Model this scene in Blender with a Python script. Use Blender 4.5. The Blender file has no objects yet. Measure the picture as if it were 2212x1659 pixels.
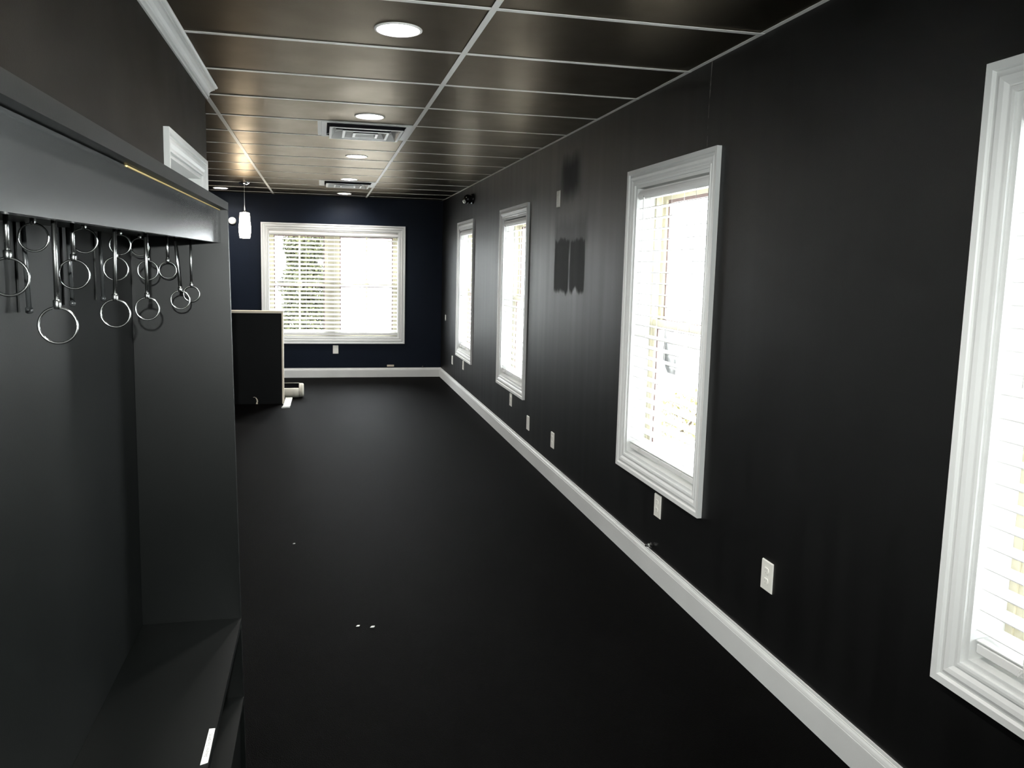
import bpy, bmesh, math, random
from mathutils import Matrix, Vector

# ------------------------------------------------------------------ camera, world, exposure
scene = bpy.context.scene
COL = scene.collection
random.seed(7)
FPX = 1695.54
cam_data = bpy.data.cameras.new('camera')
cam_data.sensor_fit = 'HORIZONTAL'
cam_data.sensor_width = 36.0
cam_data.lens = FPX / 2212.0 * 36.0
cam_data.shift_x = 43.18 / 2212.0
cam_data.shift_y = -49.22 / 2212.0
cam_data.clip_start = 0.02
cam_data.clip_end = 200.0
cam = bpy.data.objects.new('camera', cam_data)
COL.objects.link(cam)
R_ = (0.97721081, -0.21109954, 0.02227155)
U_ = (0.00332368, 0.12012386, 0.99275335)
F_ = (0.21224512, 0.97005528, -0.11808796)
cam.matrix_world = Matrix(((R_[0], U_[0], -F_[0], 0.0),
                           (R_[1], U_[1], -F_[1], 0.0),
                           (R_[2], U_[2], -F_[2], 1.5569),
                           (0, 0, 0, 1)))
scene.camera = cam

SKY = 12.8           # overcast daylight
LED = 330.0           # recessed ceiling lights
PEND = 20.0          # glowing glass pendant
FLASH = 150.0         # the phone's own flash, just above its lens (its shadows show behind the ring hooks)
EXPOSURE = 0.68
world = bpy.data.worlds.new('overcast_sky')
scene.world = world
world.use_nodes = True
bg = world.node_tree.nodes['Background']
bg.inputs['Color'].default_value = (0.90, 0.965, 1.0, 1)
bg.inputs['Strength'].default_value = SKY
scene.view_settings.view_transform = 'Standard'
scene.view_settings.look = 'None'
scene.view_settings.gamma = 1.0
scene.view_settings.use_curve_mapping = False
scene.view_settings.exposure = EXPOSURE
scene.cycles.use_denoising = True
scene.cycles.max_bounces = 10
scene.cycles.transparent_max_bounces = 16
scene.cycles.sample_clamp_indirect = 8.0

fl = bpy.data.lights.new('phone_flash', 'SPOT')
fl.energy = FLASH
fl.color = (0.95, 1.0, 0.97)
fl.shadow_soft_size = 0.005
fl.spot_size = math.radians(95)
fl.spot_blend = 0.8
flash = bpy.data.objects.new('phone_flash', fl)
COL.objects.link(flash)
flash.matrix_world = Matrix.Translation((-0.020, 0.015, 0.060)) @ cam.matrix_world

# ------------------------------------------------------------------ dimensions (metres)
H = 2.4685           # ceiling grid
W = 1.6593           # right wall
YB = 11.009          # back wall
XC = 0.6016          # middle main tee
Y0 = 2.8488          # first cross tee in view
S = 0.6096
XL = -0.589          # left wall face
YL = 4.465           # end of left wall
XF = -3.3            # far side of the open area behind the left wall
YN = -5.2            # wall behind the camera


# ------------------------------------------------------------------ materials
def mat(name, color, rough=0.5, spec=0.5, metal=0.0, emis=None, strength=0.0, coat=0.0, sheen=0.0):
    m = bpy.data.materials.new(name)
    m.use_nodes = True
    b = m.node_tree.nodes['Principled BSDF']
    b.inputs['Base Color'].default_value = (*color, 1)
    b.inputs['Roughness'].default_value = rough
    b.inputs['Specular IOR Level'].default_value = spec
    b.inputs['Metallic'].default_value = metal
    b.inputs['Coat Weight'].default_value = coat
    b.inputs['Sheen Weight'].default_value = sheen
    if emis:
        b.inputs['Emission Color'].default_value = (*emis, 1)
        b.inputs['Emission Strength'].default_value = strength
    return m


class NT:
    def __init__(s, m):
        s.t = m.node_tree
        s.b = s.t.nodes['Principled BSDF']
        s.l = s.t.links.new

    def n(s, kind, **kw):
        x = s.t.nodes.new(kind)
        for k, v in kw.items():
            setattr(x, k, v)
        return x

    def val(s, sock, v):
        if hasattr(v, 'is_output'):
            s.l(v, sock)
        else:
            sock.default_value = v

    def math(s, op, a, b=0.0, clamp=False):
        x = s.n('ShaderNodeMath', operation=op, use_clamp=clamp)
        s.val(x.inputs[0], a)
        s.val(x.inputs[1], b)
        return x.outputs[0]

    def pos(s):
        return s.n('ShaderNodeNewGeometry').outputs['Position']

    def obj(s):
        return s.n('ShaderNodeTexCoord').outputs['Object']

    def mapping(s, vec, scale):
        x = s.n('ShaderNodeMapping')
        s.l(vec, x.inputs['Vector'])
        x.inputs['Scale'].default_value = scale
        return x.outputs[0]

    def noise(s, vec, scale, detail=3.0, rough=0.5):
        x = s.n('ShaderNodeTexNoise')
        s.l(vec, x.inputs['Vector'])
        x.inputs['Scale'].default_value = scale
        x.inputs['Detail'].default_value = detail
        x.inputs['Roughness'].default_value = rough
        return x.outputs['Fac']

    def ramp(s, fac, lo, hi, a=0.0, b=1.0):
        x = s.n('ShaderNodeMapRange')
        s.val(x.inputs['Value'], fac)
        for k, v in (('From Min', lo), ('From Max', hi), ('To Min', a), ('To Max', b)):
            s.val(x.inputs[k], v)
        return x.outputs[0]

    def mix(s, fac, a, b):
        x = s.n('ShaderNodeMix', data_type='RGBA')
        s.val(x.inputs[0], fac)
        for sock, v in ((x.inputs[6], a), (x.inputs[7], b)):
            if hasattr(v, 'is_output'):
                s.l(v, sock)
            else:
                sock.default_value = (*v, 1)
        return x.outputs[2]

    def bump(s, h, strength, dist=0.01):
        x = s.n('ShaderNodeBump')
        x.inputs['Strength'].default_value = strength
        x.inputs['Distance'].default_value = dist
        s.l(h, x.inputs['Height'])
        s.l(x.outputs[0], s.b.inputs['Normal'])


def paint(name, c1, c2, r1, r2, spec=0.5, vertical=True, bumpy=0.08, patches=False):
    m = mat(name, c1, r1, spec)
    t = NT(m)
    p = t.pos()
    st = t.mapping(p, (9, 9, 0.5) if vertical else (3, 3, 3))
    n1 = t.noise(st, 1.0, 4.0)
    f = t.ramp(n1, 0.3, 0.7)
    col = t.mix(f, c1, c2)
    rgh = t.ramp(n1, 0.3, 0.7, r1, r2)
    if patches:
        sx = t.n('ShaderNodeSeparateXYZ')
        t.l(p, sx.inputs[0])
        wob = t.math('MULTIPLY', t.math('SUBTRACT', t.noise(t.mapping(p, (14, 14, 2.2)), 1.0, 4.0), 0.5), 1.0)
        yy = t.math('ADD', sx.outputs[1], t.math('MULTIPLY', wob, 0.05))
        zz = t.math('ADD', sx.outputs[2], t.math('MULTIPLY', wob, 0.12))

        def box(y0, y1, z0, z1, sy, sz):
            a = t.math('MULTIPLY', t.ramp(yy, y0 - sy, y0 + sy), t.ramp(yy, y1 + sy, y1 - sy))
            b = t.math('MULTIPLY', t.ramp(zz, z0 - sz, z0 + sz), t.ramp(zz, z1 + sz, z1 - sz))
            return t.math('MULTIPLY', a, b)
        k = t.math('MAXIMUM', box(5.19, 5.53, 1.40, 1.77, .012, .015), box(4.86, 5.165, 1.415, 1.755, .012, .015))
        k2 = t.math('MULTIPLY', box(4.84, 5.53, 1.70, 1.90, .03, .05), 0.35)
        k3 = t.math('MULTIPLY', box(5.03, 5.40, 2.07, 2.30, .05, .05), 1.0)
        k4 = t.math('MULTIPLY', box(6.05, 6.35, 2.10, 2.22, .08, .06), 0.25)
        k = t.math('MAXIMUM', t.math('MAXIMUM', k, k2), t.math('MAXIMUM', k3, k4))
        col = t.mix(k, col, (0.010, 0.010, 0.0105))
        rgh = t.math('ADD', rgh, t.math('MULTIPLY', k, 0.22))
        # hairline joint in the board above the second window from the camera
        j = t.math('MULTIPLY', t.ramp(t.math('ABSOLUTE', t.math('SUBTRACT', yy, 3.257)), 0.003, 0.0015),
                   t.math('MULTIPLY', t.ramp(sx.outputs[2], 2.10, 2.12), t.ramp(t.noise(p, 14.0), 0.45, 0.6)))
        col = t.mix(j, col, (0.25, 0.25, 0.23))
        t.l(t.math('MULTIPLY', t.math('SUBTRACT', 1.0, t.math('MULTIPLY', k, 0.6)), spec), t.b.inputs['Specular IOR Level'])
    t.l(col, t.b.inputs['Base Color'])
    t.l(rgh, t.b.inputs['Roughness'])
    t.bump(t.noise(p, 220.0, 2.0), bumpy, 0.002)
    return m


M = {}
M['wall'] = paint('black_wall_paint', (0.0016, 0.0017, 0.0017), (0.0026, 0.0027, 0.0027), 0.44, 0.50, 0.35, True, 0.1, True)
M['wall_back'] = paint('blue_black_wall_paint', (0.0056, 0.0088, 0.0165), (0.0064, 0.0098, 0.0182), 0.48, 0.55, 0.1)
M['wall_left'] = paint('charcoal_wall_paint', (0.0165, 0.0140, 0.0110), (0.0180, 0.0153, 0.0122), 0.50, 0.56, 0.06, False)
M['cabinet'] = paint('black_cabinet_paint', (0.0016, 0.0022, 0.0019), (0.0022, 0.0029, 0.0026), 0.38, 0.41, 0.29, False, 0.03)
M['gloss'] = paint('black_gloss_fascia_paint', (0.030, 0.032, 0.0325), (0.0315, 0.0335, 0.034), 0.21, 0.23, 0.5, False, 0.015)
M['half'] = paint('black_partition_paint', (0.0006, 0.0009, 0.0012), (0.0010, 0.0013, 0.0016), 0.55, 0.6, 0.2)
M['trim'] = paint('white_trim_paint', (0.72, 0.73, 0.72), (0.76, 0.77, 0.76), 0.36, 0.44, 0.5, False, 0.05)
M['base'] = M['trim']
M['tee'] = paint('white_grid_steel', (0.80, 0.80, 0.77), (0.85, 0.85, 0.82), 0.34, 0.40, 0.5, False, 0.03)
M['plastic'] = mat('white_plastic', (0.86, 0.85, 0.79), 0.4)
M['slot'] = mat('grey_slot', (0.40, 0.39, 0.36), 0.6)
M['slat'] = mat('white_faux_wood_slat', (0.86, 0.86, 0.85), 0.4)
M['cord'] = mat('white_cord', (0.8, 0.8, 0.78), 0.7)
M['vinyl'] = paint('cream_vinyl', (0.55, 0.51, 0.38), (0.60, 0.56, 0.43), 0.4, 0.45, 0.5, False, 0.0)
M['mauve'] = mat('mauve_brown_gasket', (0.23, 0.165, 0.16), 0.6)
M['steel'] = mat('brushed_steel', (0.62, 0.63, 0.62), 0.28, 0.5, 1.0)
M['hook'] = mat('dark_polished_steel', (0.46, 0.47, 0.46), 0.24, 0.5, 1.0)
M['chrome'] = mat('chrome', (0.85, 0.85, 0.86), 0.08, 0.5, 1.0)
M['black'] = mat('black_plastic', (0.012, 0.012, 0.012), 0.25)
M['ventwhite'] = mat('white_vent_enamel', (0.88, 0.88, 0.86), 0.35)
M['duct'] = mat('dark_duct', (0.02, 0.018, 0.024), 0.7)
M['wood'] = paint('bare_pine', (0.50, 0.38, 0.14), (0.60, 0.46, 0.20), 0.6, 0.7, 0.3, False, 0.05)
M['cream'] = paint('bare_cream_edge', (0.74, 0.66, 0.52), (0.80, 0.73, 0.60), 0.6, 0.7, 0.3, False, 0.05)
M['paper'] = mat('white_paper', (0.82, 0.83, 0.80), 0.55)
M['ink'] = mat('grey_ink', (0.22, 0.22, 0.22), 0.6)
M['tub'] = paint('scuffed_white_plastic', (0.58, 0.55, 0.46), (0.74, 0.72, 0.64), 0.5, 0.6, 0.4, False, 0.1)
M['disc'] = mat('grey_painted_disc', (0.16, 0.17, 0.17), 0.5)
M['led'] = mat('led_diffuser', (0.9, 0.9, 0.9), 0.5, 0.5, 0, (1.0, 0.965, 0.92), LED)
M['shade'] = mat('glowing_opal_glass', (0.9, 0.88, 0.84), 0.3, 0.5, 0, (1.0, 0.86, 0.66), PEND)
M['cloth'] = paint('pale_grey_cloth', (0.15, 0.15, 0.145), (0.20, 0.20, 0.195), 0.9, 0.9, 0.1, True, 0.1)
M['bark'] = paint('bark', (0.10, 0.075, 0.05), (0.16, 0.12, 0.09), 0.9, 0.9, 0.2, True, 0.5)
M['concrete'] = paint('pale_paving', (0.42, 0.42, 0.40), (0.52, 0.515, 0.495), 0.8, 0.85, 0.3, False, 0.1)

# ceiling tile: dark vinyl-faced panel with a satin sheen
m = mat('dark_satin_ceiling_tile', (0.022, 0.020, 0.017), 0.34, 0.5, 1.0)
t = NT(m)
n1 = t.noise(t.pos(), 5.0, 3.0)
t.l(t.mix(n1, (0.036, 0.0325, 0.027), (0.050, 0.046, 0.039)), t.b.inputs['Base Color'])
t.l(t.ramp(n1, 0.3, 0.7, 0.33, 0.39), t.b.inputs['Roughness'])
t.bump(t.noise(t.pos(), 160.0, 2.0), 0.06, 0.002)
t.b.inputs['Specular Tint'].default_value = (0.88, 0.80, 0.70, 1)
M['tile'] = m

# carpet
m = mat('black_carpet', (0.02, 0.02, 0.02), 0.60, 0.02)
t = NT(m)
p = t.pos()
big = t.noise(p, 1.6, 4.0, 0.6)
fine = t.noise(p, 300.0, 2.0)
c = t.mix(t.ramp(big, 0.35, 0.7), (0.0004, 0.0003, 0.0003), (0.0010, 0.0008, 0.0008))
c = t.mix(t.ramp(fine, 0.35, 0.75), c, (0.0013, 0.0011, 0.0010))
t.l(c, t.b.inputs['Base Color'])
t.b.inputs['Sheen Roughness'].default_value = 0.5
t.bump(fine, 0.6, 0.004)
M['carpet'] = m

# window glass: clear thin pane
m = bpy.data.materials.new('clear_glass')
m.use_nodes = True
nt = m.node_tree
nt.nodes.clear()
out = nt.nodes.new('ShaderNodeOutputMaterial')
tr = nt.nodes.new('ShaderNodeBsdfTransparent')
gl = nt.nodes.new('ShaderNodeBsdfGlossy')
gl.inputs['Roughness'].default_value = 0.02
lw = nt.nodes.new('ShaderNodeLayerWeight')
lw.inputs['Blend'].default_value = 0.5
pw = nt.nodes.new('ShaderNodeMath')
pw.operation = 'POWER'
pw.inputs[1].default_value = 5.0
nt.links.new(lw.outputs['Facing'], pw.inputs[0])
fr = nt.nodes.new('ShaderNodeMapRange')
fr.inputs['To Min'].default_value = 0.03
fr.inputs['To Max'].default_value = 0.9
nt.links.new(pw.outputs[0], fr.inputs['Value'])
mx = nt.nodes.new('ShaderNodeMixShader')
nt.links.new(fr.outputs[0], mx.inputs[0])
nt.links.new(tr.outputs[0], mx.inputs[1])
nt.links.new(gl.outputs[0], mx.inputs[2])
nt.links.new(mx.outputs[0], out.inputs[0])
M['glass'] = m

# leaves
m = mat('conifer_leaf', (0.09, 0.13, 0.04), 0.7, 0.2)
t = NT(m)
n1 = t.noise(t.pos(), 16.0, 3.0)
t.l(t.mix(t.ramp(n1, 0.3, 0.7), (0.030, 0.034, 0.027), (0.090, 0.092, 0.030)), t.b.inputs['Base Color'])
M['leaf'] = m
m = mat('shrub_leaf', (0.3, 0.28, 0.12), 0.7, 0.2)
M['shrub'] = m


# ------------------------------------------------------------------ mesh helpers
class MB:
    def __init__(s):
        s.v, s.f = [], []

    def box(s, x0, y0, z0, x1, y1, z1):
        i = len(s.v)
        s.v += [(x, y, z) for z in (z0, z1) for y in (y0, y1) for x in (x0, x1)]
        s.f += [tuple(i + k for k in q) for q in
                ((0, 2, 3, 1), (4, 5, 7, 6), (0, 1, 5, 4), (2, 6, 7, 3), (0, 4, 6, 2), (1, 3, 7, 5))]
        return s

    def grid(s, rows, closed_u=False, closed_v=False):
        """rows of equally many points -> quads"""
        i = len(s.v)
        n, k = len(rows), len(rows[0])
        for r in rows:
            s.v += [tuple(p) for p in r]
        for a in range(n if closed_v else n - 1):
            for b in range(k if closed_u else k - 1):
                a2, b2 = (a + 1) % n, (b + 1) % k
                s.f.append((i + a * k + b, i + a * k + b2, i + a2 * k + b2, i + a2 * k + b))
        return s

    def face(s, pts):
        i = len(s.v)
        s.v += [tuple(p) for p in pts]
        s.f.append(tuple(range(i, i + len(pts))))
        return s

    def prism(s, poly, f0, f1):
        """poly of 2D points; f0/f1 map a 2D point to the two end faces"""
        a, b = [f0(*p) for p in poly], [f1(*p) for p in poly]
        s.grid([a, b], closed_u=True)
        s.face(a)
        s.face(b)
        return s

    def lathe(s, prof, c=(0, 0, 0), seg=24, axis='z', cap=True):
        rows = []
        for r, h in prof:
            row = []
            for k in range(seg):
                a = 2 * math.pi * k / seg
                u, v = r * math.cos(a), r * math.sin(a)
                q = {'z': (u, v, h), 'x': (h, u, v), 'y': (u, h, v)}[axis]
                row.append((c[0] + q[0], c[1] + q[1], c[2] + q[2]))
            rows.append(row)
        s.grid(rows, closed_u=True)
        if cap:
            s.face(rows[0])
            s.face(rows[-1])
        return s

    def tube(s, pts, r, seg=8, closed=False, cap=True):
        rows = []
        n = len(pts)
        P = [Vector(p) for p in pts]
        for i in range(n):
            if closed:
                d = P[(i + 1) % n] - P[i - 1]
            else:
                d = P[min(i + 1, n - 1)] - P[max(i - 1, 0)]
            d.normalize()
            ref = Vector((0, 1, 0)) if abs(d.y) < 0.9 else Vector((1, 0, 0))
            a = d.cross(ref).normalized()
            b = d.cross(a)
            rr = r[i] if isinstance(r, (list, tuple)) else r
            rows.append([P[i] + a * rr * math.cos(2 * math.pi * k / seg) + b * rr * math.sin(2 * math.pi * k / seg)
                         for k in range(seg)])
        s.grid(rows, closed_u=True, closed_v=closed)
        if not closed and cap:
            s.face(rows[0])
            s.face(rows[-1])
        return s

    def mesh(s, name, m, smooth=False, bevel=0.0):
        me = bpy.data.meshes.new(name)
        me.from_pydata(s.v, [], s.f)
        bm = bmesh.new()
        bm.from_mesh(me)
        bmesh.ops.remove_doubles(bm, verts=bm.verts, dist=1e-6)
        bmesh.ops.recalc_face_normals(bm, faces=bm.faces)
        if bevel:
            bmesh.ops.bevel(bm, geom=list(bm.edges), offset=bevel, segments=2, affect='EDGES', profile=0.5)
        bm.to_mesh(me)
        bm.free()
        if smooth:
            for q in me.polygons:
                q.use_smooth = True
        me.materials.append(M[m] if isinstance(m, str) else m)
        return me

    def obj(s, name, m, parent=None, smooth=False, bevel=0.0, loc=None):
        return link(name, s.mesh(name, m, smooth, bevel), parent, loc)


def link(name, me, parent=None, loc=None):
    o = bpy.data.objects.new(name, me)
    COL.objects.link(o)
    if parent:
        o.parent = parent
    if loc:
        o.location = loc
    return o


def bx(*a):
    return MB().box(*a)


def empty(name, loc=(0, 0, 0)):
    o = bpy.data.objects.new(name, None)
    COL.objects.link(o)
    o.location = loc
    o.empty_display_size = 0.05
    return o


def tag(o, label, cat, group=None, kind=None):
    o['label'] = label
    o['category'] = cat
    if group:
        o['group'] = group
    if kind:
        o['kind'] = kind
    return o


def struct(o, label=None):
    o['kind'] = 'structure'
    if label:
        o['label'] = label
    return o


def copy_tree(o, parent=None):
    c = o.copy()
    COL.objects.link(c)
    c.parent = parent
    for ch in o.children:
        copy_tree(ch, c)
    return c


# ------------------------------------------------------------------ room shell
struct(bx(XF - 0.2, YN - 0.2, -0.12, W + 0.2, YB + 0.2, 0.0).obj('floor', 'carpet'), 'black carpeted floor')


def wall_with_holes(name, m, f, a0, a1, b0, b1, d0, d1, holes, label):
    """slab in (a, b, depth); holes = (a0, a1, b0, b1), sorted by a"""
    mb = MB()

    def add(p0, p1, q0, q1):
        if p1 - p0 > 1e-5 and q1 - q0 > 1e-5:
            c0, c1 = f(p0, q0, d0), f(p1, q1, d1)
            mb.box(*[min(u, v) for u, v in zip(c0, c1)], *[max(u, v) for u, v in zip(c0, c1)])
    x = a0
    for h in sorted(holes):
        add(x, h[0], b0, b1)
        add(h[0], h[1], b0, h[2])
        add(h[0], h[1], h[3], b1)
        x = h[1]
    add(x, a1, b0, b1)
    return struct(mb.obj(name, m), label)


fR = lambda a, b, c: (W + c, a, b)          # right wall: a along y, b up, c outwards
fB = lambda a, b, c: (a, YB + c, b)         # back wall: a along x
TOP = H + 0.3
CAS = 0.082                                  # casing width
# casing outlines in the photograph -> openings
RW = [(3.126, 4.128), (6.270, 7.300), (8.630, 9.660), (0.742, 1.742)]
ZW = (0.465, 2.093)
openR = [(a + CAS, b - CAS, ZW[0] + CAS, ZW[1] - CAS) for a, b in RW]
openB = (-0.785 + CAS, 1.140 - CAS, 0.470 + CAS, 2.095 - CAS)
wall_with_holes('wall_right', 'wall', fR, YN - .2, YB + .2, -.1, TOP, 0, .2, openR, 'long black wall with four windows')
wall_with_holes('wall_back', 'wall_back', fB, XF - .2, W + .2, -.1, TOP, 0, .2, [openB], 'blue-black end wall with a wide window')
fL = lambda a, b, c: (XL - c, a, b)
DO = (3.365, 4.262, -.1, 1.985)
wall_with_holes('wall_left', 'wall_left', fL, YN - .2, YL, -.1, TOP, 0, .12, [DO], 'charcoal wall behind the bench')
struct(bx(XF, YL - .12, -.1, XL - .12, YL, TOP).obj('wall_return', 'wall_left'))
struct(bx(XF - .2, YL - .12, -.1, XF, YB + .2, TOP).obj('wall_alcove', 'wall_left'))
struct(bx(XL - .12, YN - .2, -.1, W + .2, YN, TOP).obj('wall_front', 'wall_left'))

# ceiling: slab above, grid of tees, one tile per cell
ceil = struct(bx(XF - .2, YN - .2, TOP, W + .2, YB + .2, TOP + .1).obj('ceiling', 'duct'), 'suspended ceiling of dark tiles in a white grid')
xs = [XC - 4 * S - 2 * S, XC - 4 * S, XC - 2 * S, XC]
TEE = 0.0245
tee_mesh = {}


def tee_profile(w):
    return [(-w / 2, 0), (w / 2, 0), (w / 2, .0020), (.002, .0020), (.002, .03), (-.002, .03), (-.002, .0020), (-w / 2, .0020)]


def tee_x(x0, x1, y):
    MB().prism(tee_profile(TEE), lambda u, v: (x0, y + u, H + v - .0018), lambda u, v: (x1, y + u, H + v - .0018)).obj('cross_tee', 'tee', ceil)


def tee_y(x, y0, y1):
    MB().prism(tee_profile(TEE), lambda u, v: (x + u, y0, H + v - .0026), lambda u, v: (x + u, y1, H + v - .0026)).obj('main_tee', 'tee', ceil)


rows = [Y0 + k * S for k in range(-13, 14)]
rows = [y for y in rows if y > YN]
cuts = [YN] + rows + [YB]
cols = [XF] + xs[1:] + [W]
VENTS = {4, 10}
tile_cache = {}


LIGHTS = [(.296, 3.195), (.296, 5.045), (.296, 6.890), (.296, 8.745), (.296, 10.510), (-1.223, 10.445), (.296, 1.335), (.296, -.515)]


def tile(x0, x1, y0, y1):
    g = 0.003
    w, d = round(x1 - x0 - 2 * g, 4), round(y1 - y0 - 2 * g, 4)
    hole = [(lx, ly) for lx, ly in LIGHTS if x0 < lx < x1 and y0 < ly < y1]
    if hole:
        cx, cy = hole[0][0] - (x0 + x1) / 2, hole[0][1] - (y0 + y1) / 2
        angs = [2 * math.pi * k / 32 for k in range(32)] + [math.atan2(sy * d / 2 - cy, sx * w / 2 - cx) % (2 * math.pi) for sx in (-1, 1) for sy in (-1, 1)]
        inner, outer = [], []
        for a in sorted(angs):
            c_, s_ = math.cos(a), math.sin(a)
            tt = min(((math.copysign(w / 2, c_) - cx) / c_) if abs(c_) > 1e-6 else 9, ((math.copysign(d / 2, s_) - cy) / s_) if abs(s_) > 1e-6 else 9)
            inner.append((cx + .085 * c_, cy + .085 * s_))
            outer.append((cx + tt * c_, cy + tt * s_))
        L_ = lambda q, z: [(u, v, z) for u, v in q]
        me_ = MB().grid([L_(inner, 0), L_(outer, 0), L_(outer, .012), L_(inner, .012), L_(inner, 0)], closed_u=True).mesh('ceiling_tile', 'tile')
        link('ceiling_tile', me_, ceil, ((x0 + x1) / 2, (y0 + y1) / 2, H + .0012))
        return
    if (w, d) not in tile_cache:
        mb = MB().box(-w / 2, -d / 2, 0, w / 2, d / 2, .012)
        tile_cache[(w, d)] = mb.mesh('ceiling_tile', 'tile')
    o = link('ceiling_tile', tile_cache[(w, d)], ceil, ((x0 + x1) / 2, (y0 + y1) / 2, H + .0012))
    o.rotation_euler = (math.radians(random.uniform(-.13, .13)), math.radians(random.uniform(-.05, .05)), 0)


for ri in range(len(cuts) - 1):
    y0, y1 = cuts[ri], cuts[ri + 1]
    k = round((y0 - Y0) / S) if ri else None
    for ci in range(len(cols) - 1):
        x0, x1 = cols[ci], cols[ci + 1]
        if x1 <= XL + .01 and y1 < YL:
            continue
        if x1 < XC + .01 and x0 < XL - .01 and y1 < YL - .3:
            x0 = max(x0, XL)
        if x1 - x0 < .05:
            continue
        if k in VENTS and abs(x1 - XC) < .01:
            tile(x0, XC - S, y0, y1)
        else:
            tile(x0, x1, y0, y1)
        if ri:
            tee_x(max(x0, XL) if y0 < YL else x0, x1, y0)
tee_y(XC, YN, YB)
tee_y(XC - 2 * S, YL, YB)
tee_y(XC - 4 * S, YL, YB)
for y in (4, 10):
    MB().prism(tee_profile(TEE), lambda u, v: (XC - S + u, Y0 + y * S, H + v), lambda u, v: (XC - S + u, Y0 + y * S + S, H + v)).obj('cross_tee', 'tee', ceil)
ang = [(0, 0), (.020, 0), (.020, .0015), (.0015, .0015), (.0015, .02), (0, .02)]
MB().prism(ang, lambda u, v: (W - u, YN, H + v - .001), lambda u, v: (W - u, YB, H + v - .001)).obj('wall_angle', 'tee', ceil)
MB().prism(ang, lambda u, v: (XF, YB - u, H + v - .001), lambda u, v: (W, YB - u, H + v - .001)).obj('wall_angle', 'tile', ceil)

# baseboards
BP = [(0, 0), (.0165, 0), (.0165, .098), (.0150, .1005), (.0150, .103), (.0125, .112), (.0085, .118), (.0085, .1205), (.0060, .1215), (.0060, .131), (0, .131)]
struct(MB().prism(BP, lambda u, v: (W - u, YN, v), lambda u, v: (W - u, 8.400, v)).obj('baseboard_right', 'base'), 'white baseboard along the window wall')
struct(MB().prism(BP, lambda u, v: (W - u, 8.402, v), lambda u, v: (W - u, YB, v)).obj('baseboard_corner', 'base'), 'white baseboard piece running into the far corner')
struct(MB().prism(BP, lambda u, v: (XF, YB - u, v), lambda u, v: (W - .006, YB - u, v)).obj('baseboard_back', 'base'), 'white baseboard under the wide window')

# crown moulding on the left wall
CP = [(0, -.064), (.008, -.064), (.010, -.060), (.010, -.056), (.006, -.054), (.006, -.051), (.015, -.049), (.018, -.044), (.018, -.041), (.014, -.039), (.016, -.034), (.024, -.025), (.036, -.019),
      (.044, -.017), (.044, -.012), (.050, -.011), (.055, -.009), (.060, -.005), (.060, -.001), (0, -.001)]
struct(MB().prism(CP, lambda u, v: (XL + u, YN, H + v), lambda u, v: (XL + u, 4.49, H + v)).obj('trim_1', 'trim'), 'white crown moulding above the bench')

# ------------------------------------------------------------------ windows
CASP = [(0, 0), (0, .010), (.007, .012), (.014, .012), (.016, .008), (.020, .0090), (.030, .0155), (.042, .0180), (.052, .0140), (.058, .0125), (.060, .0175), (.063, .0210), (.082, .0220), (.082, 0)]


def casing_piece(parent, f, o, side, name, m='trim', prof=CASP):
    """mitred length of moulding on one side of the opening o = (a0, a1, b0, b1)"""
    a0, a1, b0, b1 = o

    def ends(u):
        return {'top': ((a0 - u, b1 + u), (a1 + u, b1 + u)), 'bottom': ((a0 - u, b0 - u), (a1 + u, b0 - u)),
                'lo': ((a0 - u, b0 - u), (a0 - u, b1 + u)), 'hi': ((a1 + u, b0 - u), (a1 + u, b1 + u))}[side]
    MB().prism(prof, lambda u, v: f(*ends(u)[0], -v), lambda u, v: f(*ends(u)[1], -v)).obj(name, m, parent)


def fbox(f, a0, b0, c0, a1, b1, c1, mb=None):
    p, q = f(a0, b0, c0), f(a1, b1, c1)
    return (mb or MB()).box(*[min(u, v) for u, v in zip(p, q)], *[max(u, v) for u, v in zip(p, q)])


def ring(f, a0, a1, b0, b1, w, c0, c1, wt=None, wb=None):
    wt, wb = wt or w, wb or w
    mb = fbox(f, a0, b0, c0, a0 + w, b1, c1)
    fbox(f, a1 - w, b0, c0, a1, b1, c1, mb)
    fbox(f, a0 + w, b1 - wt, c0, a1 - w, b1, c1, mb)
    fbox(f, a0 + w, b0, c0, a1 - w, b0 + wb, c1, mb)
    return mb


def sash(root, f, a0, a1, b0, b1, c0, bar=False):
    s = ring(f, a0, a1, b0, b1, .034, c0, c0 + .028).obj('sash', 'vinyl', root)
    ring(f, a0 + .0345, a1 - .0345, b0 + .0345, b1 - .0345, .016, c0 + .012, c0 + .0275, None, .003).obj('gasket', 'mauve', s)
    fbox(f, a0 + .0346, b0 + .0346, c0 + .017, a1 - .0346, b1 - .0346, c0 + .021).obj('pane', 'glass', s)
    if bar:
        am = (a0 + a1) / 2
        fbox(f, am - .013, b0 + .034, c0 + .005, am + .013, b1 - .034, c0 + .016).obj('glazing_bar', 'vinyl', s)
    return s


def double_hung(root, f, a0, a1, b0, b1, zm, bars=False):
    ring(f, a0, a1, b0, b1, .022, .105, .175).obj('frame', 'vinyl', root)
    ring(f, a0 + .0225, a1 - .0225, b0 + .0225, b1 - .0225, .011, .150, .152).obj('track', 'mauve', root)
    sash(root, f, a0 + .0225, a1 - .0225, zm - .018, b1 - .0225, .146, bars)
    s = sash(root, f, a0 + .0225, a1 - .0225, b0 + .0225, zm + .018, .112, bars)
    am = (a0 + a1) / 2
    fbox(f, am - .03, zm + .018, .108, am + .03, zm + .032, .135).obj('sash_lock', 'vinyl', s)


def jamb(root, f, o):
    a0, a1, b0, b1 = o
    ring(f, a0 - .0005, a1 + .0005, b0 - .0005, b1 + .0005, .0165, 0, .195).obj('jamb', 'trim', root)


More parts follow.
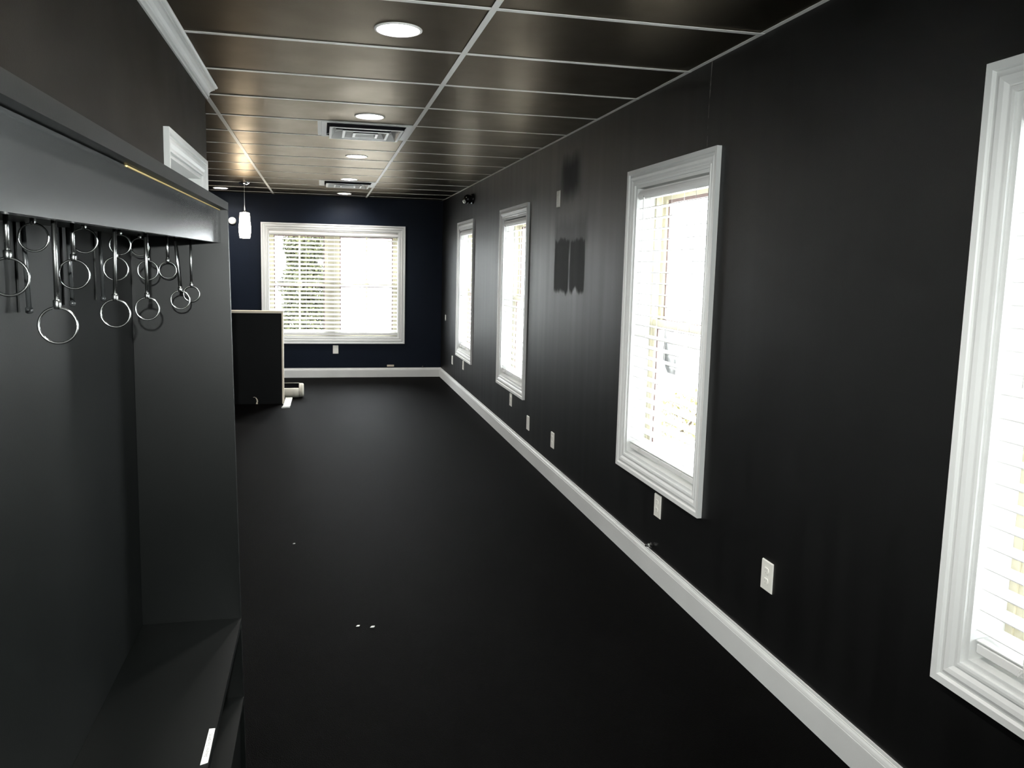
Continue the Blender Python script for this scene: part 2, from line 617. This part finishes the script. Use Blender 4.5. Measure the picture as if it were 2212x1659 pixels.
def portal(f, o, rot):
    l = bpy.data.lights.new('daylight_portal', 'AREA')
    l.shape = 'RECTANGLE'
    l.size, l.size_y = o[1] - o[0], o[3] - o[2]
    l.cycles.is_portal = True
    ob = bpy.data.objects.new('daylight_portal', l)
    COL.objects.link(ob)
    ob.location = f((o[0] + o[1]) / 2, (o[2] + o[3]) / 2, .21)
    ob.rotation_euler = rot


for i, o in enumerate(openR):
    w = struct(empty('window_%d' % (i + 1), fR((o[0] + o[1]) / 2, o[2], 0)),
               ['white cased double-hung window nearest in full view', 'white cased window left of the dark paint patch',
                'narrowest looking white cased window by the far corner', 'white cased window cut by the right edge'][i])
    base = w.location.copy()
    g = lambda a, b, c, _b=base: tuple(Vector(fR(a, b, c)) - _b)
    for sd, nm in (('top', 'head_casing'), ('bottom', 'sill_casing'), ('lo', 'side_casing'), ('hi', 'side_casing')):
        casing_piece(w, g, o, sd, nm)
    jamb(w, g, o)
    double_hung(w, g, o[0] + .0165, o[1] - .0165, o[2] + .0165, o[3] - .0165, 1.280)
    portal(fR, o, (0, math.radians(90), 0))

w = struct(empty('window_5', fB((openB[0] + openB[1]) / 2, openB[2], 0)), 'wide white cased double window in the end wall')
base = w.location.copy()
gB = lambda a, b, c, _b=base: tuple(Vector(fB(a, b, c)) - _b)
for sd, nm in (('top', 'head_casing'), ('bottom', 'sill_casing'), ('lo', 'side_casing'), ('hi', 'side_casing')):
    casing_piece(w, gB, openB, sd, nm)
jamb(w, gB, openB)
XM = 0.150
fbox(gB, XM - .045, openB[2] + .0165, .105, XM + .045, openB[3] - .0165, .19).obj('mullion', 'vinyl', w)
double_hung(w, gB, openB[0] + .0165, XM - .045, openB[2] + .0165, openB[3] - .0165, 1.275, True)
double_hung(w, gB, XM + .045, openB[1] - .0165, openB[2] + .0165, openB[3] - .0165, 1.275, True)
portal(fB, openB, (math.radians(-90), 0, 0))


# blinds ---------------------------------------------------------------
def blind(f, o, label, along, cords, wand_at, tilts=None, tilt=0.0):
    a0, a1 = o[0] + .019, o[1] - .019
    L = a1 - a0
    zt = o[3] - .0165
    root = empty('window_blind', f((a0 + a1) / 2, o[2] + .0165, .048))
    tag(root, label, 'blind', 'white slatted window blinds')
    b_ = root.location.copy()
    g = lambda a, b, c: tuple(Vector(f(a, b, c)) - b_)
    # rounded valance
    prof = [(.012, .0), (.012, -.006), (.006, -.012), (.002, -.022), (.002, -.032), (.007, -.042), (.014, -.047), (.020, -.047), (.020, 0)]
    MB().prism(prof, lambda u, v: g(a0, zt - .010 + v, u), lambda u, v: g(a1, zt - .010 + v, u)).obj('valance', 'slat', root)
    fbox(g, a0, zt - .052, .022, a1, zt - .006, .074).obj('headrail', 'slat', root)
    # curved slat
    dep, th = .063, .0028
    up, lo = [], []
    for k in range(7):
        u = -dep / 2 + dep * k / 6
        h = .0035 * (1 - (2 * u / dep) ** 2)
        up.append((u, h + th / 2))
        lo.append((u, h - th / 2))
    prof = up + lo[::-1]
    if along == 'y':
        me = MB().prism(prof, lambda u, v: (u, -L / 2, v), lambda u, v: (u, L / 2, v)).mesh('slat', 'slat')
    else:
        me = MB().prism(prof, lambda u, v: (-L / 2, u, v), lambda u, v: (L / 2, u, v)).mesh('slat', 'slat')
    zs = []
    z = 1.946
    zb = o[2] + .0165 + .030
    while z > zb + .045:
        zs.append(z)
        z -= .0566
    for k, z in enumerate(zs):
        s = link('slat', me, root, (0, 0, z - b_.z))
        r = math.radians(random.uniform(-1.2, 1.2) + (tilts or {}).get(k, 0) + tilt)
        s.rotation_euler = (0, r, 0) if along == 'y' else (-r, 0, 0)
    for z in (zb + .022,):
        link('slat', me, root, (0, 0, z - b_.z))
    fbox(g, a0, zb - .012, .018, a1, zb + .014, .078).obj('bottom_rail', 'slat', root, bevel=.003)
    for c in cords:
        a = a0 + L * c
        mb = fbox(g, a - .0012, zb, .0145, a + .0012, zt - .04, .0157)
        fbox(g, a - .0012, zb, .0800, a + .0012, zt - .04, .0812, mb)
        for z in zs:
            fbox(g, a - .0006, z - .0035, .0150, a + .0006, z - .0025, .0806, mb)
        mb.obj('ladder_cord', 'cord', root)
        q = [g(a + .010 * math.sin(tt * 1.1), zb + .004 + .012 * math.cos(tt * 1.7), .013 - .004 * math.sin(tt)) for tt in range(8)]
        MB().tube(q, .0011, 5).obj('cord_knot', 'cord', root)
    if wand_at is not None:
        a = a0 + L * wand_at
        MB().tube([g(a, zt - .05, .004), g(a + .003, zt - .55, .006), g(a + .006, zt - 1.02 + .32, .004)], .0035, 8).obj('tilt_wand', 'slat', root)
        MB().tube([g(a, zt - .030, .012), g(a, zt - .040, .004), g(a, zt - .052, .004)], .0022, 6).obj('wand_hook', 'chrome', root)
    return root


BL = ['white slatted blind in the nearest window in full view',
      'white slatted blind in the window left of the dark paint patch',
      'white slatted blind in the window nearest the far corner',
      'white slatted blind in the window cut off by the right edge']
for i, o in enumerate(openR):
    blind(fR, o, BL[i], 'y', (.18, .5, .82), .90, {12: 3, 13: -4, 14: -2})
blind(fB, openB, 'wide white slatted blind in the end wall window', 'x', (.06, .28, .5, .72, .94), None, None, -21.0)

# doorway in the left wall
d = struct(empty('door_1', (XL, (DO[0] + DO[1]) / 2, 0)), 'white cased doorway above the bench end')
b_ = d.location.copy()
gD = lambda a, b, c: tuple(Vector((XL - c, a, b)) - b_)
oD = (DO[0], DO[1], -.05, DO[3])
DP = [(u, v) for u, v in CASP]
for sd, nm in (('top', 'head_casing'), ('lo', 'side_casing'), ('hi', 'side_casing')):
    casing_piece(d, gD, oD, sd, nm, 'trim', DP)
mb = fbox(gD, DO[0], 0, 0, DO[0] + .018, DO[3], .12)
fbox(gD, DO[1] - .018, 0, 0, DO[1], DO[3], .12, mb)
fbox(gD, DO[0] + .018, DO[3] - .018, 0, DO[1] - .018, DO[3], .12, mb)
mb.obj('jamb', 'trim', d)
leaf = fbox(gD, DO[0] + .019, .01, .072, DO[1] - .019, DO[3] - .020, .112).obj('door_leaf', 'trim', d)
for a0, a1, b0, b1 in ((.10, .40, 1.35, 1.85), (.46, .76, 1.35, 1.85), (.10, .40, .25, 1.20), (.46, .76, .25, 1.20)):
    ring(gD, DO[0] + .02 + a0, DO[0] + .02 + a1, b0, b1, .02, .064, .0725).obj('panel_moulding', 'trim', leaf)
MB().lathe([(.012, -.005), (.012, .03), (.027, .035), (.030, .05), (.022, .062), (.0, .064)], gD(DO[0] + .09, .95, .072), 16, 'x').obj('door_knob', 'steel', leaf, True)

# ------------------------------------------------------------------ cubby bench on the left
BX0, BX1, BY0, BY1 = -.513, -.238, .42, 2.345
bench = empty('cubby_bench', (-.38, 1.4, 0))
tag(bench, 'black painted cubby bench with overhead shelf and ring hooks', 'bench')
bo = bench.location.copy()


def bobj(mb, name, m, parent=None, smooth=False, bevel=0.0):
    mb.v = [(x - bo.x, y - bo.y, z - bo.z) for x, y, z in mb.v]
    return mb.obj(name, m, parent or bench, smooth, bevel)


ZT, ZS = 1.723, 1.604          # top of the bench, underside of the shelf box


def end_panel(y0, y1):
    poly = [(BX0, 0.0), (-.231, 0.0), (-.257, ZT - .022), (BX0, ZT - .022)]
    bobj(MB().prism(poly, lambda x, z: (x, y0, z), lambda x, z: (x, y1, z)), 'end_panel', 'cabinet')


end_panel(BY1, BY1 + .019)
end_panel(BY0 - .019, BY0)
bobj(bx(BX0 - .012, BY0 - .019, 0, BX0 - .0005, BY1 + .019, ZT - .022), 'back_panel', 'cabinet')
# top board sagging a little towards the camera
poly = [(BY0 - .019, ZT - .035), (BY1 + .019, ZT - .0215), (BY1 + .019, ZT), (BY0 - .019, ZT - .0135)]
bobj(MB().prism(poly, lambda y, z: (BX0 - .012, y, z), lambda y, z: (-.2565, y, z)), 'top_board', 'cabinet')
poly = [(BY0, ZS - .010), (BY1 - .0005, ZS + .006), (BY1 - .0005, ZT - .0235), (BY0, ZT - .0365)]
bobj(MB().prism(poly, lambda y, z: (-.293, y, z), lambda y, z: (-.276, y, z)), 'fascia', 'gloss')
poly = [(1.25, ZT - .0325), (BY1 - .02, ZT - .0245), (BY1 - .02, ZT - .0222), (1.25, ZT - .0300)]
bobj(MB().prism(poly, lambda y, z: (-.284, y, z), lambda y, z: (-.2745, y, z)), 'bare_wood_strip', 'wood')
poly = [(BY0, ZS + .006), (BY1 - .0005, ZS + .018), (BY1 - .0005, ZS + .036), (BY0, ZS + .022)]
bobj(MB().prism(poly, lambda y, z: (BX0, y, z), lambda y, z: (-.2935, y, z)), 'shelf_bottom', 'cabinet')
bobj(bx(BX0, BY0, .480, -.2365, BY1 - .0005, .500), 'seat', 'cabinet')
bobj(bx(BX0, BY0, .232, -.2335, BY1 - .0005, .250), 'lower_shelf', 'cabinet')
bobj(bx(-.262, BY0, .02, -.245, BY1 - .0005, .231), 'toe_board', 'cabinet')

# ring hooks: rod + ring each
RR, RW_ = .0208, .0016


def hook(x, y, z, top, rod=True, lean=(0, 0)):
    zt_ = top
    mb = MB().tube([(x - lean[0], y - lean[1], zt_), (x, y, z + RR + .004)], .0030, 8)
    h = bobj(mb, 'hook', 'hook', None, True)
    pts = [(x + RR * math.cos(a), y, z + RR * math.sin(a)) for a in [2 * math.pi * k / 28 for k in range(28)]]
    r = MB().tube(pts, RW_, 8, True)
    bobj(r, 'ring', 'hook', h, True)
    c = MB().lathe([(.0022, .010), (.0046, .008), (.0046, .001), (.003, -.002)], (x, y, z + RR), 10)
    bobj(c, 'collar', 'hook', h, True)


def shelf_z(y):
    return ZS + .0068 + (y - BY0) / (BY1 - BY0) * .012


for x, y, z, ln in ((-.291, .969, 1.479, 0), (-.307, 1.292, 1.475, .003), (-.320, 1.582, 1.466, 0), (-.320, 1.938, 1.467, -.010), (-.347, 2.279, 1.468, 0)):
    hook(min(x, -.300), y * (min(x, -.300) / x), z, shelf_z(y), lean=(-ln, 0))
for x, y, z in ((-.339, .969, 1.535), (-.351, 1.25, 1.534), (-.365, 1.55, 1.540), (-.370, 1.845, 1.535), (-.384, 2.153, 1.533)):
    hook(x, y, z, shelf_z(y))
for x, y, z in ((-.423, 1.314, 1.589), (-.400, 1.49, 1.590), (-.412, 1.79, 1.590), (-.430, 2.06, 1.590)):
    hook(x, y, z - .002, shelf_z(y))
for y in (1.497, 1.742, 1.976):
    mb = MB().tube([(-.498, y, shelf_z(y)), (-.496, y + .006, 1.470)], .0042, 8)
    r = bobj(mb, 'straight_peg', 'gloss', None, True)  # dark paint on pegs and tips stands for the shadow they hang in
    bobj(MB().lathe([(.003, .006), (.0062, .004), (.0062, -.004), (.003, -.006)], (-.496, y + .006, 1.466), 10), 'peg_tip', 'gloss', r, True)
    bobj(bx(-.5125, y + .004, 1.462, -.5095, y + .024, shelf_z(y)), 'peg_plate', 'cabinet', r)

# price label lying on the seat
lab = MB().prism([(-.2535, 1.636), (-.2385, 1.642), (-.2395, 1.769), (-.2525, 1.769)], lambda x, y: (x + .246, y - 1.705, .0), lambda x, y: (x + .246, y - 1.705, .0007)).obj('price_label', 'paper')
lab.location = (-.246, 1.705, .5002)
tag(lab, 'narrow white price label at the front edge of the bench seat', 'label')
cu = bpy.data.curves.new('label_text', 'FONT')
cu.body = 'Designer Tees $49.95'
cu.size = .0098
cu.align_x = 'CENTER'
cu.align_y = 'CENTER'
tmp = bpy.data.objects.new('tmp', cu)
COL.objects.link(tmp)
bpy.context.view_layer.update()
me = bpy.data.meshes.new_from_object(tmp.evaluated_get(bpy.context.evaluated_depsgraph_get()))
bpy.data.objects.remove(tmp)
me.materials.clear()
me.materials.append(M['ink'])
tx = link('lettering', me, lab, (0, 0, .0009))
tx.rotation_euler = (0, 0, math.radians(90))

# ------------------------------------------------------------------ half-height partition and what lies by it
HP = empty('half_wall', (-1.5, 9.0, 0))
tag(HP, 'black half-height partition with bare cream cap below the pendant', 'partition')
hb = HP.location.copy()


def hobj(mb, name, m, parent=None):
    mb.v = [(x - hb.x, y - hb.y, z - hb.z) for x, y, z in mb.v]
    return mb.obj(name, m, parent or HP)


hobj(bx(-2.6, 8.935, 0, -.430, 9.06, 1.008), 'body', 'half')
hobj(bx(-2.6, 8.930, 1.0085, -.412, 9.065, 1.032), 'cap', 'cream')
hobj(bx(-.4295, 8.930, 0, -.413, 9.065, 1.008), 'edge_strip', 'cream')
cres = [(-.712, 0.0), (-.690, 0.0), (-.694, .012), (-.688, .030), (-.694, .052), (-.712, .074), (-.716, .070), (-.706, .050), (-.703, .028), (-.708, .012)]
hobj(MB().prism(cres, lambda x, z: (x, 8.9348, z + .001), lambda x, z: (x, 8.930, z + .001)), 'torn_patch', 'cream')
hobj(MB().prism([(-.742, .076), (-.728, .080), (-.716, .077), (-.728, .074)], lambda x, z: (x, 8.9348, z), lambda x, z: (x, 8.9325, z)), 'torn_patch', 'cream')

# scuffed tub lying on its side, its top cut open
tub = empty('plastic_tub', (-.40, 9.37, 0))
tag(tub, 'scuffed white plastic tub lying sideways behind the partition', 'tub')
Rr = .083
body = MB()
seg = 28
nx = 9
xs_ = [-.36 + .50 * k / (nx - 1) for k in range(nx)]
for k in range(nx - 1):
    for q in range(seg):
        a0, a1 = 2 * math.pi * q / seg, 2 * math.pi * (q + 1) / seg
        am = (a0 + a1) / 2
        if 0.43 * math.pi < am < 0.853 * math.pi:
            continue
        body.face([(xs_[k], Rr * math.cos(a0), .084 + Rr * math.sin(a0)), (xs_[k], Rr * math.cos(a1), .084 + Rr * math.sin(a1)),
                   (xs_[k + 1], Rr * math.cos(a1), .084 + Rr * math.sin(a1)), (xs_[k + 1], Rr * math.cos(a0), .084 + Rr * math.sin(a0))])
o = body.obj('body', 'tub', tub, True)
sm = o.modifiers.new('thickness', 'SOLIDIFY')
sm.thickness = .004
sm.offset = 1.0
inner_shade = MB()  # dark inner sheet, painting the shade inside the white tub
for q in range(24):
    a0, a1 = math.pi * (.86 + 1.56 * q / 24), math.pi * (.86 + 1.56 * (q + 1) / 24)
    inner_shade.face([(-.358, (Rr - .0065) * math.cos(a0), .084 + (Rr - .0065) * math.sin(a0)), (-.358, (Rr - .0065) * math.cos(a1), .084 + (Rr - .0065) * math.sin(a1)),
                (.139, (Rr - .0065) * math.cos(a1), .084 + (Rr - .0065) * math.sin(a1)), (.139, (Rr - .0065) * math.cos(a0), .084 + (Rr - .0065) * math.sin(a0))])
inner_shade.obj('tub_shade_sheet', 'duct', tub, True)
MB().lathe([(Rr - .012, .1405), (Rr, .1405), (Rr + .0004, .155), (Rr - .004, .160), (Rr - .001, .165), (Rr - .002, .178), (Rr - .006, .190), (Rr - .014, .195), (.05, .196), (.0, .196)],
           (0, 0, .084), 28, 'x', False).obj('rim', 'tub', tub, True)
MB().lathe([(0, -.362), (Rr, -.362), (Rr, -.360)], (0, 0, .084), 28, 'x', False).obj('bottom', 'tub', tub, True)

scrap = MB().prism([(-.424, 8.640), (-.340, 8.662), (-.337, 8.700), (-.346, 8.730), (-.334, 8.790), (-.336, 8.95), (-.330, 9.262), (-.408, 9.266), (-.408, 8.90), (-.414, 8.83), (-.408, 8.80), (-.420, 8.72)],
                   lambda x, y: (x + .38, y - 8.95, .0), lambda x, y: (x + .38, y - 8.95, .010 + .006 * math.sin(30 * y))).obj('torn_board', 'paper', loc=(-.38, 8.95, .0005))
tag(scrap, 'torn white board lying on the carpet at the partition corner', 'scrap')


# ------------------------------------------------------------------ ceiling fixtures
def downlight(x, y, label):
    r = empty('ceiling_light', (x, y, H))
    tag(r, label, 'ceiling light', 'round recessed ceiling lights')
    MB().lathe([(.0835, .038), (.0835, .003), (.094, .0018), (.094, -.0015), (.088, -.0045), (.083, -.004), (.080, .002), (.071, .036)], (0, 0, 0), 40, cap=False).obj('trim_ring', 'ventwhite', r, True)
    MB().lathe([(.0835, .038), (.071, .0362), (.040, .0345), (.0005, .034)], (0, 0, 0), 40, cap=False).obj('diffuser', 'led', r, True)
    MB().lathe([(.0836, .040), (.084, .075), (.0005, .0755)], (0, 0, 0), 24, cap=False).obj('can', 'ventwhite', r, True)
    return r


for y, lb in ((3.195, 'largest round ceiling light, nearest the camera'), (5.045, 'round ceiling light just in front of the larger vent'),
              (6.890, 'third round ceiling light, between the two vents'), (8.745, 'round ceiling light just in front of the far vent'),
              (10.510, 'round ceiling light closest to the end wall window')):
    downlight(.296, y, lb)
downlight(-1.223, 10.445, 'round ceiling light left of the pendant lamp')
for y, lb in ((1.335, 'round ceiling light above the bench, just out of view'), (-.515, 'round ceiling light behind the camera')):
    downlight(.296, y, lb)


def pendant(x, y, zc, label):
    r = empty('pendant_lamp', (x, y, H))
    tag(r, label, 'pendant lamp')
    MB().lathe([(.0, -.032), (.012, -.031), (.034, -.026), (.055, -.014), (.064, -.002), (.064, .001)], (0, 0, 0), 32, cap=False).obj('canopy', 'chrome', r, True)
    MB().lathe([(.0042, zc + .145 - H), (.0042, -.030)], (0, 0, 0), 10).obj('stem', 'steel', r, True)
    MB().lathe([(.012, zc + .142 - H), (.020, zc + .146 - H), (.020, zc + .158 - H), (.008, zc + .166 - H)], (0, 0, 0), 16).obj('socket_cap', 'steel', r, True)
    z = zc - H
    MB().lathe([(.0, z + .145), (.048, z + .145), (.055, z + .138), (.057, z + .10), (.061, z + .04), (.068, z - .02), (.067, z - .07), (.060, z - .125), (.057, z - .142), (.052, z - .147), (.0, z - .147)],
               (0, 0, 0), 32, cap=False).obj('glass_shade', 'shade', r, True)
    return r


pendant(-.862, 9.60, 1.981, 'glowing white glass pendant lamp above the black partition')


def vent(x0, y0, label):
    cx, cy = x0 + S / 2, y0 + S / 2
    r = empty('ceiling_vent', (cx, cy, H))
    tag(r, label, 'vent', 'square ceiling vents')
    h = S / 2 - .013
    mb = MB()
    for a0, b0, a1, b1 in ((-h, -h, h, -h + .034), (-h, h - .034, h, h), (-h, -h + .034, -h + .034, h - .034), (h - .034, -h + .034, h, h - .034)):
        mb.box(a0, b0, -.004, a1, b1, .002)
    mb.obj('frame', 'ventwhite', r)
    hb_ = h - .034
    mb = MB()
    for sx_, sy_ in ((-1, 0), (1, 0), (0, -1), (0, 1)):
        if sx_:
            mb.box(sx_ * hb_ - .002, -hb_, .0, sx_ * hb_ + .002, hb_, .16)
        else:
            mb.box(-hb_, sy_ * hb_ - .002, .0, hb_, sy_ * hb_ + .002, .16)
    mb.box(-hb_, -hb_, .16, hb_, hb_, .165)
    mb.obj('duct_collar', 'duct', r)
    def sq(q, z):
        return [(-q, -q, z), (q, -q, z), (q, q, z), (-q, q, z)]
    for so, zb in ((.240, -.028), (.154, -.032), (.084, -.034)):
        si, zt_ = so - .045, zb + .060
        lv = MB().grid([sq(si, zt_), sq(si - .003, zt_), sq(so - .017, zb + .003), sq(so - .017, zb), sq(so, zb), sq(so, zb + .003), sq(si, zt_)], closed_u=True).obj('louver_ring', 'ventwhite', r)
        MB().grid([sq(si + .0022, zt_), sq(so + .0012, zb + .0045), sq(so + .0002, zb + .0045), sq(si + .0012, zt_), sq(si + .0022, zt_)], closed_u=True).obj('louver_shade_sheet', 'duct', lv)  # dark sheet added to paint the shade on the louver's outer faces
    for sx_, sy_ in ((-1, -1), (1, -1), (-1, 1), (1, 1)):
        MB().tube([(sx_ * .262, sy_ * .262, .006), (sx_ * .215, sy_ * .215, .012), (sx_ * .05, sy_ * .05, .030)], .003, 6).obj('brace', 'ventwhite', r)
    return r


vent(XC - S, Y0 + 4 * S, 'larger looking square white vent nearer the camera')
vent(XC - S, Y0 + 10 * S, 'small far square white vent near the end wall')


# ------------------------------------------------------------------ wall plates and small fittings
def outlet(y, z, label, kind='duplex', scale=1.0):
    r = empty('wall_outlet', (W, y, z))
    tag(r, label, 'outlet', 'white outlet plates')
    w_, h_ = .037 * scale, .059 * scale
    MB().prism([(-w_, -h_), (w_, -h_), (w_, h_), (-w_, h_)], lambda u, v: (0, u, v), lambda u, v: (-.006, u * .93, v * .95)).obj('plate', 'plastic', r)
    if kind == 'duplex':
        for s_ in (-1, 1):
            poly = []
            for k in range(20):
                a = 2 * math.pi * k / 20
                poly.append((.0165 * math.cos(a), max(-.0125, min(.0125, .0165 * math.sin(a)))))
            f_ = MB().prism(poly, lambda u, v: (-.0055, u, v + s_ * .0205), lambda u, v: (-.0085, u * .95, v * .95 + s_ * .0205)).obj('receptacle', 'plastic', r)
            mb = MB()
            for u, hh in ((-.0062, .0045), (.0062, .0036)):
                mb.box(-.0089, u - .0009, s_ * .0205 + .0008, -.0080, u + .0009, s_ * .0205 + .0008 + 2 * hh)
            mb.lathe([(.0019, -.0089), (.0019, -.008)], (0, 0, s_ * .0205 - .0070), 10, 'x')
            mb.obj('slots', 'slot', f_)
        MB().lathe([(.0028, -.0072), (.0028, -.005)], (0, 0, 0), 10, 'x').obj('screw', 'plastic', r)
    else:
        for s_ in (-1, 1):
            MB().lathe([(.0028, -.0072), (.0028, -.005)], (0, 0, s_ * .042), 10, 'x').obj('screw', 'plastic', r)
    return r


outlet(2.583, .414, 'white wall outlet between the two nearest windows')
outlet(3.583, .381, 'white wall outlet right below the nearest full window')
outlet(5.435, .309, 'white wall outlet below the dark paint patches')
outlet(6.138, .297, 'blank white plate right of the second window', 'blank')
outlet(6.750, .388, 'white wall outlet below the second window')
outlet(9.180, .392, 'white wall outlet below the farthest window', 'duplex', .92)
outlet(9.985, .358, 'white wall plate between the farthest window and the corner', 'blank', .95)
outlet(5.476, 2.055, 'white wall outlet high up above the dark paint patch')
outlet(10.60, .869, 'small wall plate by the far corner beside the end wall', 'blank', .62)

o = empty('wall_outlet', (.191, YB, .387))
tag(o, 'white wall plate below the wide end window', 'outlet', 'white outlet plates')
MB().prism([(-.038, -.058), (.038, -.058), (.038, .058), (-.038, .058)], lambda u, v: (u, 0, v), lambda u, v: (u * .93, -.006, v * .95)).obj('plate', 'plastic', o)
for s_ in (-1, 1):
    MB().lathe([(.0028, -.0072), (.0028, -.005)], (0, 0, s_ * .042), 10, 'y').obj('screw', 'plastic', o)

o = MB().prism([(-.049, -.013), (.049, -.013), (.049, .013), (-.049, .013)], lambda u, v: (u, 0, v), lambda u, v: (u * .96, -.006, v * .88)).obj('cable_plate', 'cream', loc=(.948, YB, .158))
tag(o, 'small cream cable plate just above the end wall baseboard', 'cable plate')


def plug(loc, axis, label):
    r = empty('cable_plug', loc)
    tag(r, label, 'cable plug')
    sg = -1
    MB().lathe([(.014, 0), (.014, sg * .006), (.008, sg * .008), (.008, sg * .026), (.0062, sg * .028), (.0062, sg * .036), (.003, sg * .037)], (0, 0, 0), 14, axis).obj('body', 'black', r, True)
    MB().lathe([(.009, sg * .012), (.0098, sg * .014), (.0098, sg * .020), (.009, sg * .022)], (0, 0, 0), 6, axis).obj('nut', 'steel', r)


plug((W, 3.635, .158), 'x', 'black cable plug on the wall below the nearest full window')
plug((1.402, YB, .148), 'y', 'black cable plug on the end wall near the corner')

o = empty('smoke_alarm', (-1.145, YB, 2.098))
tag(o, 'round white alarm on the end wall left of the pendant lamp', 'alarm')
MB().lathe([(.044, 0), (.048, -.008), (.048, -.022), (.040, -.032), (.0, -.034)], (0, 0, 0), 32, 'y', False).obj('housing', 'plastic', o, True)
MB().lathe([(.012, -.033), (.012, -.036), (.0, -.037)], (0, 0, 0), 16, 'y', False).obj('button', 'plastic', o, True)

o = empty('security_camera', (W, 8.74, 2.315))
tag(o, 'black ball-shaped security camera high on the window wall', 'camera')
MB().lathe([(.058, 0), (.060, -.012), (.054, -.024), (.030, -.030)], (0, 0, 0), 28, 'x').obj('base', 'black', o, True)
ball = MB().lathe([(.052 * math.sin(math.pi * k / 14) + .0002, -.062 + .052 * math.cos(math.pi * k / 14)) for k in range(15)], (0, 0, -.006), 28, 'x').obj('ball', 'black', o, True)
dv = Vector((-.80, -.30, -.52)).normalized()
c0 = Vector((-.062, 0, -.006))
MB().tube([c0 + dv * .040, c0 + dv * .066], [.020, .019], 18).obj('lens_barrel', 'plastic', ball, True)
MB().tube([c0 + Vector((-.5, -.80, .30)).normalized() * .048, c0 + Vector((-.5, -.80, .30)).normalized() * .0535], [.006, .005], 12).obj('status_light', 'plastic', ball, True)

# paper scraps on the carpet
for i, (x, y, s_, lb) in enumerate(((.150, 3.288, .008, 'left of the two tiny paper scraps on the carpet'), (.211, 3.269, .010, 'right of the two tiny paper scraps on the carpet'),
                                    (-.154, 4.368, .006, 'single tiny white speck on the carpet farther back'))):
    poly = [(-s_, -s_ * .4), (s_ * .6, -s_ * .6), (s_ * 1.1, s_ * .3), (-.2 * s_, s_ * .7)]
    o = MB().prism(poly, lambda u, v: (u, v, 0), lambda u, v: (u, v, .003 + u * .15)).obj('paper_scrap', 'paper', loc=(x, y, .0005))
    tag(o, lb, 'paper scrap', 'paper scraps on the carpet')

# ------------------------------------------------------------------ outdoors
struct(MB().face([(-60, -60, -1.05), (60, -60, -1.05), (60, 60, -1.05), (-60, 60, -1.05)]).obj('ground', 'concrete'), 'pale paved ground outside the windows')


def foliage(n, f, size):
    mb = MB()
    for _ in range(n):
        c, out_ = f()
        a = Vector((random.gauss(0, 1), random.gauss(0, 1), random.gauss(0, 1))).normalized()
        b = a.cross(out_ + Vector((.1, .05, .3))).normalized()
        s1 = size * random.uniform(.6, 1.4)
        mb.face([c - a * s1, c + b * s1 * .45, c + a * s1, c - b * s1 * .45])
    return mb


tr = empty('conifer_tree', (-.26, 14.0, -1.05))
tag(tr, 'green conifer outside the left half of the end window', 'tree')


def cone_pt():
    z = random.uniform(.15, 5.0)
    rad = .56 * (1 - (z / 5.6) ** 1.6) * (1 + .12 * math.sin(z * 9)) * math.sqrt(random.uniform(.35, 1.0))
    a = random.uniform(0, 2 * math.pi)
    return Vector((rad * math.cos(a), rad * math.sin(a), z)), Vector((math.cos(a), math.sin(a), .2))


foliage(42000, cone_pt, .030).obj('foliage', 'leaf', tr)['kind'] = 'stuff'
MB().lathe([(.09, 0), (.07, 1.5), (.03, 4.6)], (0, 0, 0), 12).obj('trunk', 'bark', tr, True)

sh = empty('garden_shrub', (5.7, 11.5, -1.05))
tag(sh, 'pale yellow-green shrub faintly seen through the nearest full window', 'shrub')


def dome_pt():
    a, q = random.uniform(0, 2 * math.pi), math.acos(random.uniform(0, 1))
    k = random.uniform(.6, 1.0)
    v = Vector((math.sin(q) * math.cos(a), math.sin(q) * math.sin(a), math.cos(q)))
    return Vector((v.x * .8 * k, v.y * .8 * k, v.z * .75 * k)), v


foliage(1500, dome_pt, .05).obj('foliage', 'shrub', sh)['kind'] = 'stuff'
for k in range(5):
    a = k * 1.256
    MB().tube([(0, 0, 0), (.2 * math.cos(a), .2 * math.sin(a), .3), (.4 * math.cos(a), .4 * math.sin(a), .55)], [.02, .015, .008], 6).obj('stem', 'bark', sh, True)

# pale cloth hanging outside the nearest full window
path = [(4.74, 1.264, .020), (4.56, 1.252, .034), (4.44, 1.235, .042), (4.345, 1.195, .055), (4.285, 1.130, .058), (4.250, 1.060, .060), (4.225, 1.000, .052), (4.235, .955, .030), (4.240, .940, .012)]
rows_ = []
for i, (y, z, r) in enumerate(path):
    d_ = Vector((0, path[min(i + 1, 8)][0] - path[max(i - 1, 0)][0], path[min(i + 1, 8)][1] - path[max(i - 1, 0)][1])).normalized()
    nrm = Vector((0, -d_.z, d_.y))
    row = []
    for k in range(24):
        a = 2 * math.pi * k / 24
        rr = r * (1 + .14 * math.sin(5 * a + i * .4))
        row.append(Vector(((1.866 if i == 0 else 2.009 if i > 1 else 1.95) + rr * (.3 if i == 0 else .7) * math.cos(a), y, z)) + nrm * rr * math.sin(a))
    rows_.append([tuple(q - Vector((2.009, 4.3, 1.1))) for q in row])
mb = MB().grid(rows_, closed_u=True)
mb.face(rows_[0]).face(rows_[-1])
o = mb.obj('hanging_cloth', 'cloth', None, True, loc=(2.009, 4.3, 1.1))
tag(o, 'pale grey bunched cloth hanging outside the nearest full window', 'cloth')
